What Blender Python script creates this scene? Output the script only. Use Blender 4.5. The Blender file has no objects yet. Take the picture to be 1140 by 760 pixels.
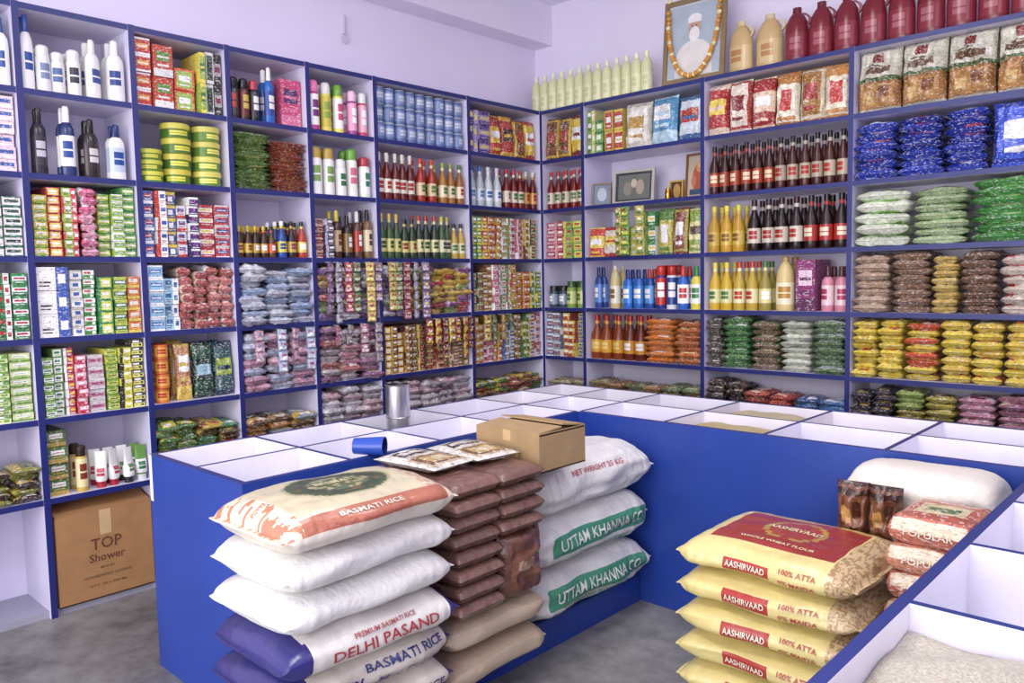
import bpy, math, random
import numpy as np
from mathutils import Matrix, Vector, noise
random.seed(11)
scene=bpy.context.scene
def lin(c): return c/12.92 if c<=.04045 else ((c+.055)/1.055)**2.4
_h={}
SAT=.93
def hx(h):
    if not isinstance(h,str): return h
    if h not in _h:
        c=[int(h[i:i+2],16)/255 for i in (0,2,4)]; g=.3*c[0]+.59*c[1]+.11*c[2]
        _h[h]=tuple(lin(max(0,min(1,g+(x-g)*SAT))) for x in c)
    return _h[h]
def R4(M): return np.array(M.to_3x3()),np.array(M.translation)
class MB:
    def __init__(s): s.v=[];s.n=0;s.f=[];s.c=[];s.t=1.
    def add(s,verts,faces,cols,M=None):
        a=np.asarray(verts,dtype=float)
        if M is not None:
            r,t=R4(M); a=a@r.T+t
        o=s.n; s.v.append(a); s.n+=len(a)
        s.f.extend([tuple(i+o for i in f) for f in faces])
        if isinstance(cols,(str,tuple)): L=[hx(cols)]*len(faces)
        else: L=[hx(c) for c in cols]
        if s.t!=1: L=[(c[0]*s.t,c[1]*s.t,c[2]*s.t) for c in L]
        s.c.extend(L)
    def build(s,name,mat,parent=None,angle=35,smooth=True):
        V=np.vstack(s.v); mn=V.min(0);mx=V.max(0)
        o=np.array([(mn[0]+mx[0])/2,(mn[1]+mx[1])/2,mn[2]])
        if parent is not None: o=np.zeros(3)
        me=bpy.data.meshes.new(name); me.from_pydata((V-o).tolist(),[],s.f)
        ca=me.color_attributes.new('Col','FLOAT_COLOR','CORNER')
        cnt=np.array([len(f) for f in s.f]); C=np.ones((len(s.f),4)); C[:,:3]=np.array(s.c)
        ca.data.foreach_set('color',np.repeat(C,cnt,axis=0).ravel())
        if smooth:
            me.polygons.foreach_set('use_smooth',[True]*len(s.f))
            me.set_sharp_from_angle(angle=math.radians(angle))
        me.materials.append(mat); me.update()
        ob=bpy.data.objects.new(name,me); ob.location=o; scene.collection.objects.link(ob)
        if parent: ob.parent=parent
        return ob
# ---------- materials
def vmat(name,rough=.5,bump=0,bscale=60,var=.08,metal=0,coat=0,vscale=14,fine=0):
    m=bpy.data.materials.new(name); m.use_nodes=True; nt=m.node_tree; b=nt.nodes['Principled BSDF']
    at=nt.nodes.new('ShaderNodeAttribute'); at.attribute_name='Col'
    tc=nt.nodes.new('ShaderNodeTexCoord')
    nz=nt.nodes.new('ShaderNodeTexNoise'); nz.inputs['Scale'].default_value=vscale; nz.inputs['Detail'].default_value=4
    nt.links.new(tc.outputs['Object'],nz.inputs['Vector'])
    mr=nt.nodes.new('ShaderNodeMapRange'); mr.inputs[1].default_value=.3; mr.inputs[2].default_value=.7
    mr.inputs[3].default_value=1-var; mr.inputs[4].default_value=1+var*.6
    nt.links.new(nz.outputs['Fac'],mr.inputs[0])
    mx=nt.nodes.new('ShaderNodeVectorMath'); mx.operation='SCALE'
    nt.links.new(at.outputs['Color'],mx.inputs[0]); nt.links.new(mr.outputs[0],mx.inputs['Scale'])
    out=mx.outputs[0]
    if fine:
        for i,(sc,col,th) in enumerate((((75,75,190),(.9,.88,.84,1),.60),((60,60,230),(.07,.04,.05,1),.615))):
            mp=nt.nodes.new('ShaderNodeMapping'); mp.inputs['Scale'].default_value=sc; mp.inputs['Location'].default_value=(i*7.3,i*3.1,0)
            nt.links.new(tc.outputs['Object'],mp.inputs['Vector'])
            n=nt.nodes.new('ShaderNodeTexNoise'); n.inputs['Scale'].default_value=1; n.inputs['Detail'].default_value=1
            nt.links.new(mp.outputs[0],n.inputs['Vector'])
            r=nt.nodes.new('ShaderNodeMapRange'); r.inputs[1].default_value=th; r.inputs[2].default_value=th+.03; r.inputs[4].default_value=fine
            nt.links.new(n.outputs['Fac'],r.inputs[0])
            mi=nt.nodes.new('ShaderNodeMix'); mi.data_type='RGBA'; mi.inputs[7].default_value=col
            nt.links.new(r.outputs[0],mi.inputs[0]); nt.links.new(out,mi.inputs[6]); out=mi.outputs[2]
    nt.links.new(out,b.inputs['Base Color'])
    b.inputs['Roughness'].default_value=rough; b.inputs['Metallic'].default_value=metal
    b.inputs['Coat Weight'].default_value=coat
    if bump:
        n2=nt.nodes.new('ShaderNodeTexNoise'); n2.inputs['Scale'].default_value=bscale; n2.inputs['Detail'].default_value=5
        nt.links.new(tc.outputs['Object'],n2.inputs['Vector'])
        bp=nt.nodes.new('ShaderNodeBump'); bp.inputs['Strength'].default_value=bump; bp.inputs['Distance'].default_value=.01
        nt.links.new(n2.outputs['Fac'],bp.inputs['Height']); nt.links.new(bp.outputs[0],b.inputs['Normal'])
    return m
M_paper=vmat('printed_card',.45,.0,fine=.5)
M_print=vmat('framed_print',.4,.0)
M_plastic=vmat('moulded_plastic',.25,.0,var=.04)
M_foil=vmat('crinkled_film',.22,.9,38,var=.22,coat=.35,vscale=45,fine=.45)
M_wrap=vmat('plain_film_wrap',.25,.8,38,var=.2,coat=.3,vscale=40)
M_sack=vmat('woven_sack',.55,.4,60,var=.06)
M_poly=vmat('poly_film_bag',.3,.4,30,var=.07,coat=.2)
M_paint=vmat('painted_wood',.4,.05,30,var=.04,vscale=5)
M_counter=vmat('enamel_painted_board',.35,.06,20,var=.12,vscale=3)
M_card=vmat('corrugated_card',.8,.1,80,var=.1)
M_metal=vmat('steel_sheet',.25,.0,metal=1,var=.05)
M_grain=vmat('loose_grain',.7,1.0,260,var=.25,vscale=160)
M_wall=vmat('lavender_wall_paint',.6,.08,25,var=.03,vscale=2)
def floor_mat():
    m=bpy.data.materials.new('worn_concrete'); m.use_nodes=True; nt=m.node_tree; b=nt.nodes['Principled BSDF']
    tc=nt.nodes.new('ShaderNodeTexCoord'); nz=nt.nodes.new('ShaderNodeTexNoise'); nz.inputs['Scale'].default_value=2.3; nz.inputs['Detail'].default_value=12; nz.inputs['Roughness'].default_value=.72
    nt.links.new(tc.outputs['Object'],nz.inputs['Vector'])
    cr=nt.nodes.new('ShaderNodeValToRGB'); e=cr.color_ramp.elements
    e[0].position=.33; e[0].color=(*hx('4C4A4C'),1); e[1].position=.68; e[1].color=(*hx('9E9B98'),1)
    nt.links.new(nz.outputs['Fac'],cr.inputs[0]); nt.links.new(cr.outputs[0],b.inputs['Base Color'])
    b.inputs['Roughness'].default_value=.5
    bp=nt.nodes.new('ShaderNodeBump'); bp.inputs['Strength'].default_value=.3; nt.links.new(nz.outputs['Fac'],bp.inputs['Height']); nt.links.new(bp.outputs[0],b.inputs['Normal'])
    return m
M_floor=floor_mat()
# ---------- primitives
def gbox(mb,x0,x1,y0,y1,z0,z1,base,M=None,**k):
    v=[(x0,y0,z0),(x1,y0,z0),(x1,y1,z0),(x0,y1,z0),(x0,y0,z1),(x1,y0,z1),(x1,y1,z1),(x0,y1,z1)]
    f=[(0,1,5,4),(1,2,6,5),(2,3,7,6),(3,0,4,7),(4,5,6,7),(3,2,1,0)]
    mb.add(v,f,[k.get(n,base) for n in('ny','px','py','nx','pz','nz')],M)
def colat(rects,base,u,v):
    c=base
    for r in rects:
        if r[0]<=u<=r[2] and r[1]<=v<=r[3]: c=r[4]
    return c
def gridlines(rects,i,extra=()):
    s=set([0.,1.]); s.update(extra)
    for r in rects: s.add(r[i]);s.add(r[i+2])
    L=sorted(s); o=[L[0]]
    for x in L[1:]:
        if x-o[-1]>1e-4:o.append(x)
    return o
def lab(a,b,k=None,t='3A2A2A'):
    k=random.randint(0,7) if k is None else k
    if k==0: return [(0,.3,1,.7,a),(.12,.42,.88,.6,b),(.2,.12,.8,.18,a)]
    if k==1: return [(0,0,1,.25,a),(.15,.5,.85,.8,b),(.2,.33,.8,.4,a),(.2,.6,.8,.66,a)]
    if k==2: return [(0,0,.3,1,a),(.4,.45,.92,.75,b),(.4,.2,.9,.26,a),(.4,.1,.8,.15,a)]
    if k==3: return [(.1,.1,.9,.9,a),(.22,.4,.78,.68,b),(.25,.2,.75,.27,b)]
    if k==4: return [(0,.75,1,1,a),(.25,.25,.75,.65,b),(.1,.08,.9,.15,a)]
    if k==6: return [(.6,0,1,1,a),(.08,.5,.5,.85,b),(.08,.3,.45,.38,t),(.08,.16,.4,.22,t),(.68,.3,.92,.7,b)]
    if k==7: return [(0,.5,1,1,a),(.1,.6,.7,.85,b),(.1,.2,.55,.28,t),(.65,.12,.9,.4,a)]
    return [(0,.0,1,.12,a),(0,.88,1,1,a),(.1,.38,.9,.68,b),(.18,.47,.82,.55,a)]
def pbox(mb,M,w,d,h,base,rects):
    us=gridlines(rects,0);vs=gridlines(rects,1);nu=len(us)
    V=[((u-.5)*w,0,v*h) for v in vs for u in us];F=[];C=[]
    for j in range(len(vs)-1):
        for i in range(nu-1):
            F.append((j*nu+i,j*nu+i+1,(j+1)*nu+i+1,(j+1)*nu+i)); C.append(colat(rects,base,(us[i]+us[i+1])/2,(vs[j]+vs[j+1])/2))
    mb.add(V,F,C,M)
    v=[(-w/2,0,0),(w/2,0,0),(w/2,d,0),(-w/2,d,0),(-w/2,0,h),(w/2,0,h),(w/2,d,h),(-w/2,d,h)]
    sc=rects[0][4] if rects and random.random()<.4 else base
    mb.add(v,[(1,2,6,5),(2,3,7,6),(3,0,4,7),(4,5,6,7),(3,2,1,0)],[sc,base,sc,base,base],M)
def pouch(mb,M,w,h,t,base,rects,q=.5,nu=6,nv=6,edge=None,crk=.12):
    us=gridlines(rects,0,[i/nu for i in range(nu+1)]+[.04,.96]);vs=gridlines(rects,1,[i/nv for i in range(nv+1)]+[.05,.95]);n=len(us)
    sd=random.uniform(0,90)
    for sgn in(-1,1):
        V=[]
        for v in vs:
            for u in us:
                a=abs(2*u-1);b=abs(2*v-1)
                p=max(0,(1-a**3.6))**.5*max(0,(1-min(1,b*1.05)**5))**q
                x=(u-.5)*w*(1-.05*(1-b**2))
                k=1+crk*2.4*noise.noise(Vector((u*5+sd,v*5,sgn*3+sd)))+random.uniform(-crk,crk)*.5
                V.append((x,sgn*(t/2*p*k+.0008),v*h+random.uniform(-.004,.004)*p))
        F=[];C=[]
        for j in range(len(vs)-1):
            for i in range(n-1):
                f=(j*n+i,j*n+i+1,(j+1)*n+i+1,(j+1)*n+i)
                F.append(f if sgn<0 else f[::-1])
                um_=(us[i]+us[i+1])/2;vm=(vs[j]+vs[j+1])/2
                c=colat(rects,base,um_,vm)
                if edge and (vm<.05 or vm>.95): c=edge
                C.append(c)
        mb.add(V,F,C,M)
PROF={
'shampoo':[(0,0,'b'),(.88,0,'b'),(1,.03,'b'),(1,.14,'l'),(1,.58,'b'),(.93,.68,'b'),(.6,.76,'b'),(.42,.77,'c'),(.44,.78,'c'),(.42,.97,'c'),(.3,1,'c'),(0,1,'')],
'sauce':[(0,0,'b'),(.92,0,'b'),(1,.02,'b'),(1,.15,'l'),(1,.44,'b'),(.93,.56,'b'),(.48,.72,'b'),(.36,.8,'l'),(.34,.87,'c'),(.42,.87,'c'),(.42,.99,'c'),(0,1,'')],
'squash':[(0,0,'b'),(.92,0,'b'),(1,.02,'b'),(1,.1,'l'),(1,.5,'b'),(.97,.7,'b'),(.7,.8,'b'),(.4,.86,'c'),(.42,.87,'c'),(.42,.98,'c'),(0,1,'')],
'can':[(0,0,'c'),(.93,0,'c'),(1,.03,'b'),(1,.2,'l'),(1,.8,'b'),(1,.96,'c'),(.93,1,'c'),(.9,.97,'c'),(0,.97,'')],
'tin':[(0,0,'b'),(.93,0,'b'),(.97,.05,'l'),(.97,.6,'c'),(1.02,.62,'c'),(1.02,.95,'c'),(.95,1,'c'),(0,1,'')],
'jar':[(0,0,'b'),(.92,0,'b'),(1,.04,'b'),(1,.15,'l'),(1,.62,'b'),(.96,.73,'b'),(.78,.78,'c'),(.86,.78,'c'),(.86,.97,'c'),(.8,1,'c'),(0,1,'')],
'jug':[(0,0,'b'),(.85,0,'b'),(.98,.03,'b'),(1,.12,'l'),(1,.52,'b'),(.97,.62,'b'),(.85,.74,'b'),(.6,.84,'b'),(.36,.9,'c'),(.38,.9,'c'),(.36,.99,'c'),(0,1,'')],
'spray':[(0,0,'b'),(.93,0,'b'),(1,.02,'b'),(1,.1,'l'),(1,.72,'b'),(.86,.77,'c'),(.9,.78,'c'),(.86,.96,'c'),(.6,1,'c'),(0,1,'')],
'tube':[(0,0,'c'),(.75,0,'c'),(.78,.16,'c'),(.8,.17,'b'),(.95,.22,'l'),(.95,.6,'b'),(.9,.85,'b'),(.9,1,'b'),(0,1,'')],
}
def _split(P):
    o=[]
    for i,(r,z,t) in enumerate(P):
        if t=='l' and P[i+1][1]-z>.2:
            r2,z2=P[i+1][:2]
            o+= [(r,z,'l'),(r+(r2-r)*.28,z+(z2-z)*.28,'p'),(r+(r2-r)*.5,z+(z2-z)*.5,'q'),(r+(r2-r)*.56,z+(z2-z)*.56,'p'),(r+(r2-r)*.82,z+(z2-z)*.82,'l')]
        else: o.append((r,z,t))
    return o
PROF={k:_split(v) for k,v in PROF.items()}
def lathe(mb,M,kind,r,h,col,sq=1.,seg=14):
    P=PROF[kind]; body,cap,label,patch=col[:4]
    V=[]
    for (rf,zf,_) in P:
        for k in range(seg):
            a=2*math.pi*(k+.5)/seg-math.pi/2
            V.append((r*rf*math.cos(a),r*rf*sq*math.sin(a)*(1 if kind!='tube' or zf<.5 else max(.1,1-zf)),zf*h))
    F=[];C=[]
    for i in range(len(P)-1):
        tag=P[i][2]
        for k in range(seg):
            k2=(k+1)%seg
            F.append((i*seg+k,i*seg+k2,(i+1)*seg+k2,(i+1)*seg+k))
            c={'b':body,'c':cap,'l':label,'p':label,'q':label}[tag]
            if tag=='p' and (k in(seg-2,seg-1,0)) and patch: c=patch
            C.append(c)
    mb.add(V,F,C,M)
# ---------- layout
XL=-3.666; YR=4.24; DEP=.31
CL=[.15,.6,1.051,1.501,1.946,2.39,2.823,3.549,4.24]
CR=[-3.666,-3.303,-2.416,-1.564,-.70,.16]
RZ={1:.50,2:.838,3:1.175,4:1.512,5:1.85,6:2.187,7:2.524}
def um(u,s,d,z,yaw=0.,tilt=0.):
    E=Matrix.Rotation(yaw,4,'Z')@Matrix.Rotation(tilt,4,'X')
    if u=='L': return Matrix.Translation((XL-d,s,z))@Matrix.Rotation(math.pi/2,4,'Z')@E
    return Matrix.Translation((s,YR+d,z))@E
def cell(u,c,r,f0,f1):
    A=CL if u=='L' else CR
    a=A[c]+.018;b=A[c+1]-.018
    return a+(b-a)*f0,a+(b-a)*f1,RZ[r]+.0125
J=random.uniform
def bottles(u,c,r,f0,f1,name,kind,rad,h,cols,rows=2,sq=1.,stack=1,fin=None):
    a,b,z=cell(u,c,r,f0,f1); n=max(1,int((b-a)/(2*rad*1.02))); st=(b-a)/n; mb=MB()
    for i in range(n):
        col=cols[min(len(cols)-1,int(i*len(cols)/n))]
        hf=(col[4] if len(col)>4 else 1)
        for k in range(rows):
            for m in range(stack):
                mb.t=J(.84,1.04)
                lathe(mb,um(u,a+st*(i+.5)+J(-.002,.002),.008+rad*sq+J(0,.014)+k*(2*rad*sq+.014),z+m*h*hf,J(-.5,.5)),kind,rad,h*hf,col,sq)
    return mb.build(name,fin or M_plastic)
def boxes(u,c,r,f0,f1,name,w,h,cols,fill=.97,d=.2,gap=.003,k=None,fin=None):
    a,b,z=cell(u,c,r,f0,f1); n=max(1,int(round((b-a)/(w+gap)))); st=(b-a)/n; mb=MB(); w=st-gap
    for i in range(n):
        col=cols[min(len(cols)-1,int(i*len(cols)/n))]
        rc=lab(col[1],col[2],col[3] if len(col)>3 else k)
        H=.305*fill*J(.84,1) if h<.1 else .305*fill
        m=max(1,int(round(H/h))) if h<.1 else max(1,int(H/h)); 
        while m*h>.31: m-=1
        dd=J(-.012,.02); ct=J(.82,1.05)
        for q in range(m):
            mb.t=ct*J(.9,1.05)
            pbox(mb,um(u,a+st*(i+.5)+J(-.001,.001),.012+dd+J(-.005,.008),z+q*h,J(-.04,.04)),w-.004,d,h-.0015,col[0],rc)
    return mb.build(name,fin or M_paper,smooth=False)
def pstack(u,c,r,f0,f1,name,w,t,cols,fill=1.,d=.2,fin=None,mix=False,d0=0.):
    a,b,z=cell(u,c,r,f0,f1); n=max(1,int(round((b-a)/w))); st=(b-a)/n; mb=MB()
    loose=2. if d0<0 else 1.
    for i in range(n):
        col=cols[min(len(cols)-1,int(i*len(cols)/n))]
        H=.298*fill*J(.9,1); m=max(1,int(round(H/t))); tt=H/m
        for q in range(m):
            mb.t=J(.82,1.1)
            cc=random.choice(cols) if mix else col
            k=random.randint(0,2)
            rc=[[(.0,.0,1,.3,cc[1]),(.25,.4,.75,.75,cc[2]),(.3,.06,.72,.2,cc[2])],[(.2,0,.8,.35,cc[1]),(.3,.1,.6,.22,cc[2])],[(.0,0,.3,1,cc[1]),(.45,.05,.85,.25,cc[2])]][k]
            M=um(u,a+st*(i+.5)+J(-.006,.006)*loose,.002+d0+J(-.014,.024)*loose**.5,z+tt*(q+.5),J(-.1,.1)*loose,J(-.06,.06)*loose)@Matrix.Rotation(math.pi/2,4,'X')@Matrix.Scale(-1,4,(0,0,1))
            pouch(mb,M,st*J(.94,1.01),d,tt*1.2,cc[0],rc,q=.27,nu=7,nv=5,edge=cc[0],crk=.18*loose**.5)
    return mb.build(name,fin or M_foil,angle=60)
def ubags(u,c,r,f0,f1,name,w,h,cols,t=.07,rows=2,fin=None):
    a,b,z=cell(u,c,r,f0,f1); n=max(1,int(round((b-a)/w))); st=(b-a)/n; mb=MB()
    for i in range(n):
        col=cols[min(len(cols)-1,int(i*len(cols)/n))]
        for k in range(rows):
            hh=h*J(.95,1.02); mb.t=J(.88,1.05)
            pouch(mb,um(u,a+st*(i+.5)+J(-.003,.003),.042+k*(t+.015)+J(0,.01),z,J(-.12,.12),-.07),st*.98,hh,t,col[0],lab(col[1],col[2],col[3] if len(col)>3 else None),q=.5,nu=9,nv=9,edge=col[1],crk=.25)
    return mb.build(name,fin or M_foil,angle=60)
def strips(u,s0,s1,zt,n,L,cols,name,w=.05,h=.055,d=-.024):
    mb=MB()
    for i in range(n):
        s=s0+(s1-s0)*(i+.5)/n+J(-.012,.012); m=max(2,L+random.randint(-1,1)); dd=d-J(0,.03); yw=J(-.6,.6); cc=cols[i%len(cols)]; mb.t=J(.8,1.05)
        for q in range(m):
            pouch(mb,um(u,s+J(-.003,.003),dd,zt-(q+1)*h,yw+J(-.12,.12),J(-.12,.12)),w,h*.99,.022,cc[0],[(.12,.15,.88,.45,cc[1]),(.3,.55,.7,.75,cc[2])],nu=5,nv=5,crk=.35)
        gbox(mb,s-.002,s+.002,dd-.001,.0,zt-.002,zt+.002,'C8C8CC',um(u,0,0,0))
    return mb.build(name,M_foil,angle=60)
# ---------- shelving
NAVY='222A72'; LAV='E2DDF4'; BLUE='24429E'
def shelving(u,cols,name,e0=0.):
    mb=MB(); Z0=um(u,0,0,0)
    s0,s1=cols[0],cols[-1]
    for r,z in RZ.items():
        gbox(mb,s0-e0,s1,0,DEP,z-.0125,z+.0125,LAV,Z0,ny=NAVY)
    gbox(mb,s0-e0,s1,DEP,DEP+.012,0,2.5365,LAV,Z0)
    for s in cols:
        gbox(mb,s-.013,s+.013,-.002,DEP-.002,0,2.538,LAV,Z0,ny=NAVY,px='DAD5EE',nx='DAD5EE')
    gbox(mb,s0,s1,.02,DEP,0,.03,'A09EB0',Z0)
    return mb.build(name,M_paint,smooth=False)
shelving('L',CL,'shelving_unit'); shelving('R',CR,'shelving_unit',.318)
# ---------- room
def slab(name,x0,x1,y0,y1,z0,z1,mat,col):
    mb=MB(); gbox(mb,x0,x1,y0,y1,z0,z1,col); return mb.build(name,mat,smooth=False)
WL='E9E2F8'
slab('floor',-4.1,2.2,-3,4.7,-.1,0,M_floor,'777777')
slab('wall_left',-4.1,-3.99,-3,4.7,0,3.35,M_wall,WL)
slab('wall_back',-3.99,2.1,4.565,4.7,0,3.35,M_wall,WL)
slab('wall_right',2.1,2.2,-3,4.7,0,3.35,M_wall,WL)
slab('ceiling',-4.1,2.2,-3,4.7,3.35,3.45,M_wall,'F0EBFA')
slab('trim_1',-3.99,-3.82,-3,4.565,3.07,3.35,M_wall,'ECE6F9')
# ---------- products LEFT
W='F4F3F0'
bottles('L',1,6,0,1,'shampoo_bottle_row','shampoo',.032,.27,[(W,W,'DDE6F2','3A66B0'),(W,'2B4FA0',W,'2B4FA0')],sq=.6)
boxes('L',1,5,0,1,'soap_carton_stack',.09,.05,[('C4DAF0','FFFFFF','D8477A'),('F0D5E0','FFFFFF','3B62AD')])
boxes('L',1,4,0,1,'cream_carton_stack',.07,.04,[(W,'222222','B02030'),(W,'2A7A50','222222')])
boxes('L',1,3,0,1,'matchbox_carton_stack',.06,.045,[('B8252A','E9D44C','FFFFFF'),('2F8A48','FFFFFF','C02828')])
boxes('L',1,2,0,1,'soap_carton_stack',.08,.035,[('EFE3B0','E0B83A','C8402A'),('DCE8A0','6FA83A','FFFFFF')])
bottles('L',1,1,0,.45,'balm_jar_row','jar',.03,.1,[('2A2522','111111','C9A84A','FFFFFF'),('1F5B3A','E8E8E8','FFFFFF','2F8A48')])
pstack('L',1,1,.5,1,'spice_packet_stack',.12,.03,[('8A8A3A','C8B84A','3A5A2A'),('3A2A22','C8A84A','FFFFFF')],fill=.5,mix=True)
for r in (1,2,3,4,5,6):
    boxes('L',0,r,0,1,'grocery_carton_stack',.08,.05,[('C8402A','F2D24A','FFFFFF'),('2F7A48','FFFFFF','C02828'),('3B62AD','FFFFFF','E0B83A')])
# C1
bottles('L',2,6,0,.12,'lotion_bottle_row','shampoo',.026,.30,[(W,'2B4FA0',W,'2B4FA0')],sq=.7)
bottles('L',2,6,.13,.55,'cream_bottle_row','spray',.028,.19,[(W,W,'EDEDF4','7F8FB5'),(W,W,W,'4F6FA5',.9),(W,W,W,'333344')])
bottles('L',2,6,.56,1,'lotion_bottle_row','shampoo',.036,.25,[(W,W,W,'3F5AA0'),(W,W,'F0EEF0','2B3F90',1.05)],sq=.7)
bottles('L',2,5,0,.26,'hair_oil_bottle_row','shampoo',.028,.27,[('35303A','1D1A20','45404A','D9D4E0')],sq=.6)
bottles('L',2,5,.27,.48,'shampoo_bottle_row','shampoo',.03,.29,[('27366E',W,W,'2B4FA0'),(W,'27366E','3A7AC0',W)],sq=.6)
bottles('L',2,5,.5,.72,'conditioner_bottle_row','shampoo',.034,.25,[('2E2426','1A1516','3A2E30','D9D0D0')],sq=.6)
bottles('L',2,5,.73,1,'shampoo_bottle_row','shampoo',.036,.24,[(W,'1D2F70','C8D4E8','2B4FA0'),('3A3A60','1C1C30','4A4A78','CFCFE8')],sq=.6)
boxes('L',2,4,0,.42,'soap_bar_stack',.05,.036,[('C9B63A','6F9A2E','F4F3F0'),('C22F3A','F2D24A','FFFFFF'),('A8C050','E04A5A','FFFFFF'),('CC3040','FFFFFF','E0B83A')])
pstack('L',2,4,.43,.6,'soap_bar_pouch_stack',.07,.035,[('E26A94','FFFFFF','C02850'),('F2A9C0','D0305A','FFFFFF')],mix=True,d0=-.005)
boxes('L',2,4,.61,1,'soap_bar_stack',.045,.034,[('69A83A','E8E24A','FFFFFF'),('9BC04A','FFFFFF','2F7A48'),('4FA050','D8E06A','FFFFFF'),('D9DC55','3F8A3A','FFFFFF')],)
boxes('L',2,3,0,.3,'light_bulb_carton_stack',.12,.098,[('EDEBE6','3A5AB0','FFFFFF',6)])
boxes('L',2,3,.31,.56,'toothpaste_carton_stack',.05,.04,[('EDEBE6','C9C4BE','3B62AD',4),('4F9A48','FFFFFF','C8402A'),('D64A3A','FFFFFF','F2D24A')])
boxes('L',2,3,.57,1,'incense_carton_stack',.05,.05,[('2F9A4E','E8E24A','FFFFFF'),('C6D84A','2F7A48','FFFFFF'),('E6702A','F2D24A','FFFFFF'),('F08A3A','FFFFFF','C02828')])
boxes('L',2,2,0,.42,'soap_bar_stack',.045,.036,[('7FB04A','FFFFFF','2F7A48'),('C22F3A','FFFFFF','F2D24A'),('D83A58','F6C0D0','FFFFFF')])
boxes('L',2,2,.43,.6,'soap_bar_stack',.05,.05,[('E8E2E0','D5A0B5','B04070'),('B8505A','FFFFFF','E8E2E0')])
boxes('L',2,2,.61,1,'soap_bar_stack',.05,.034,[('8FB83A','E8E24A','2F7A48'),('EDE84A','2F2F2F','FFFFFF'),('E9E36A','2F2F2F','FFFFFF')])
boxes('L',2,1,0,.2,'tea_carton_stack',.07,.07,[('5A7A38','C9A84A','FFFFFF')])
bottles('L',2,1,.22,.42,'lotion_bottle_row','spray',.024,.2,[('C8A84A','3A2A22','E8D8A0','8A3A2A'),('5A7A4A','D8D8D8','E8E8E0','2F7A48',.8)])
bottles('L',2,1,.44,1,'face_cream_tube_row','tube',.026,.16,[(W,'B02838',W,'C04A5A'),(W,'2A2A30',W,'6A8A50'),('6FA04A','E8E8E8',W,'2F7A48')])
# C2
boxes('L',3,6,0,.18,'toothpaste_carton_stack',.075,.075,[('C8372B','F4F3F0','E8A03A',5)])
boxes('L',3,6,.19,.42,'juice_carton_stack',.1,.14,[('D4472E','F4F3F0','5C9A3A',1)])
boxes('L',3,6,.43,.68,'juice_carton_stack',.1,.098,[('E0542E','9CC04A','F4F3F0',3)],fill=.8)
boxes('L',3,6,.7,.78,'tonic_carton_stack',.03,.14,[('9CB83A','E8D84A','2F7A48')])
boxes('L',3,6,.79,1,'hair_dye_carton_stack',.045,.145,[('EDEBE6','2F5A38','222222'),('26222A','B9B0B0','8F3050'),])
bottles('L',3,5,0,.29,'ghee_tin_stack','tin',.055,.05,[('8AA03A','D8D84A','5F8A2E','E8E24A')],rows=1,stack=3)
bottles('L',3,5,.29,1,'ghee_tin_stack','tin',.066,.07,[('7F9A32','DAD050','4F7A2A','E8E24A'),('8AA03A','D8D060','5F8A2E','F2EA6A')],rows=1,stack=4)
boxes('L',3,4,0,.5,'toothpaste_carton_stack',.045,.06,[('3A62B0','FFFFFF','C8372B'),('F4F3F0','C8372B','2B4FA0'),('2B4FA0','F2D24A','FFFFFF'),('E8E4EA','C8372B','2B4FA0')])
boxes('L',3,4,.5,.62,'toothpaste_carton_stack',.04,.04,[('2E2A6A','FFFFFF','8F3090')])
boxes('L',3,4,.63,1,'toothpaste_carton_stack',.07,.05,[('C22F3A','F4F3F0','F2D24A',0),('D0404A','F4F3F0','2B4FA0',5)])
boxes('L',3,3,0,.36,'tissue_carton_stack',.08,.06,[('8FC0E0','FFFFFF','3A7AC0'),('A0D0E8','FFFFFF','2B6AA0')])
pstack('L',3,3,.37,.68,'biscuit_packet_stack',.07,.04,[('B85A58','E8C8B0','F4F3F0')])
pstack('L',3,3,.69,1,'biscuit_packet_stack',.07,.04,[('D08078','F4D8C8','FFFFFF'),('B86058','F4F3F0','8A3A3A')],mix=True)
bottles('L',3,2,0,.27,'biscuit_roll_stack','can',.03,.068,[('E07A30','D8502A','F2B24A','C83A28')],stack=4)
ubags('L',3,2,.29,.48,'spice_pouch_row',.1,.28,[('B87A4A','D8B84A','FFFFFF'),('8A5A4A','E8C85A','FFFFFF')],t=.04,rows=3)
ubags('L',3,2,.5,1,'tea_pouch_row',.11,.27,[('2A5A40','123A2A','8FC0D0'),('2A5A58','1A3A50','A0B83A')],t=.05,rows=3)
pstack('L',3,1,0,.5,'noodle_packet_stack',.12,.03,[('7FA03A','D8B84A','C8402A'),('4F7A3A','E8D84A','FFFFFF')],fill=.85,mix=True,d0=-.01)
pstack('L',3,1,.5,1,'noodle_packet_stack',.12,.03,[('C9A83A','8A5A2A','C8402A'),('3F8A5A','E8D84A','FFFFFF'),('5A4A2A','C8A84A','A0402A')],fill=.75,mix=True,d0=-.01)
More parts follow.
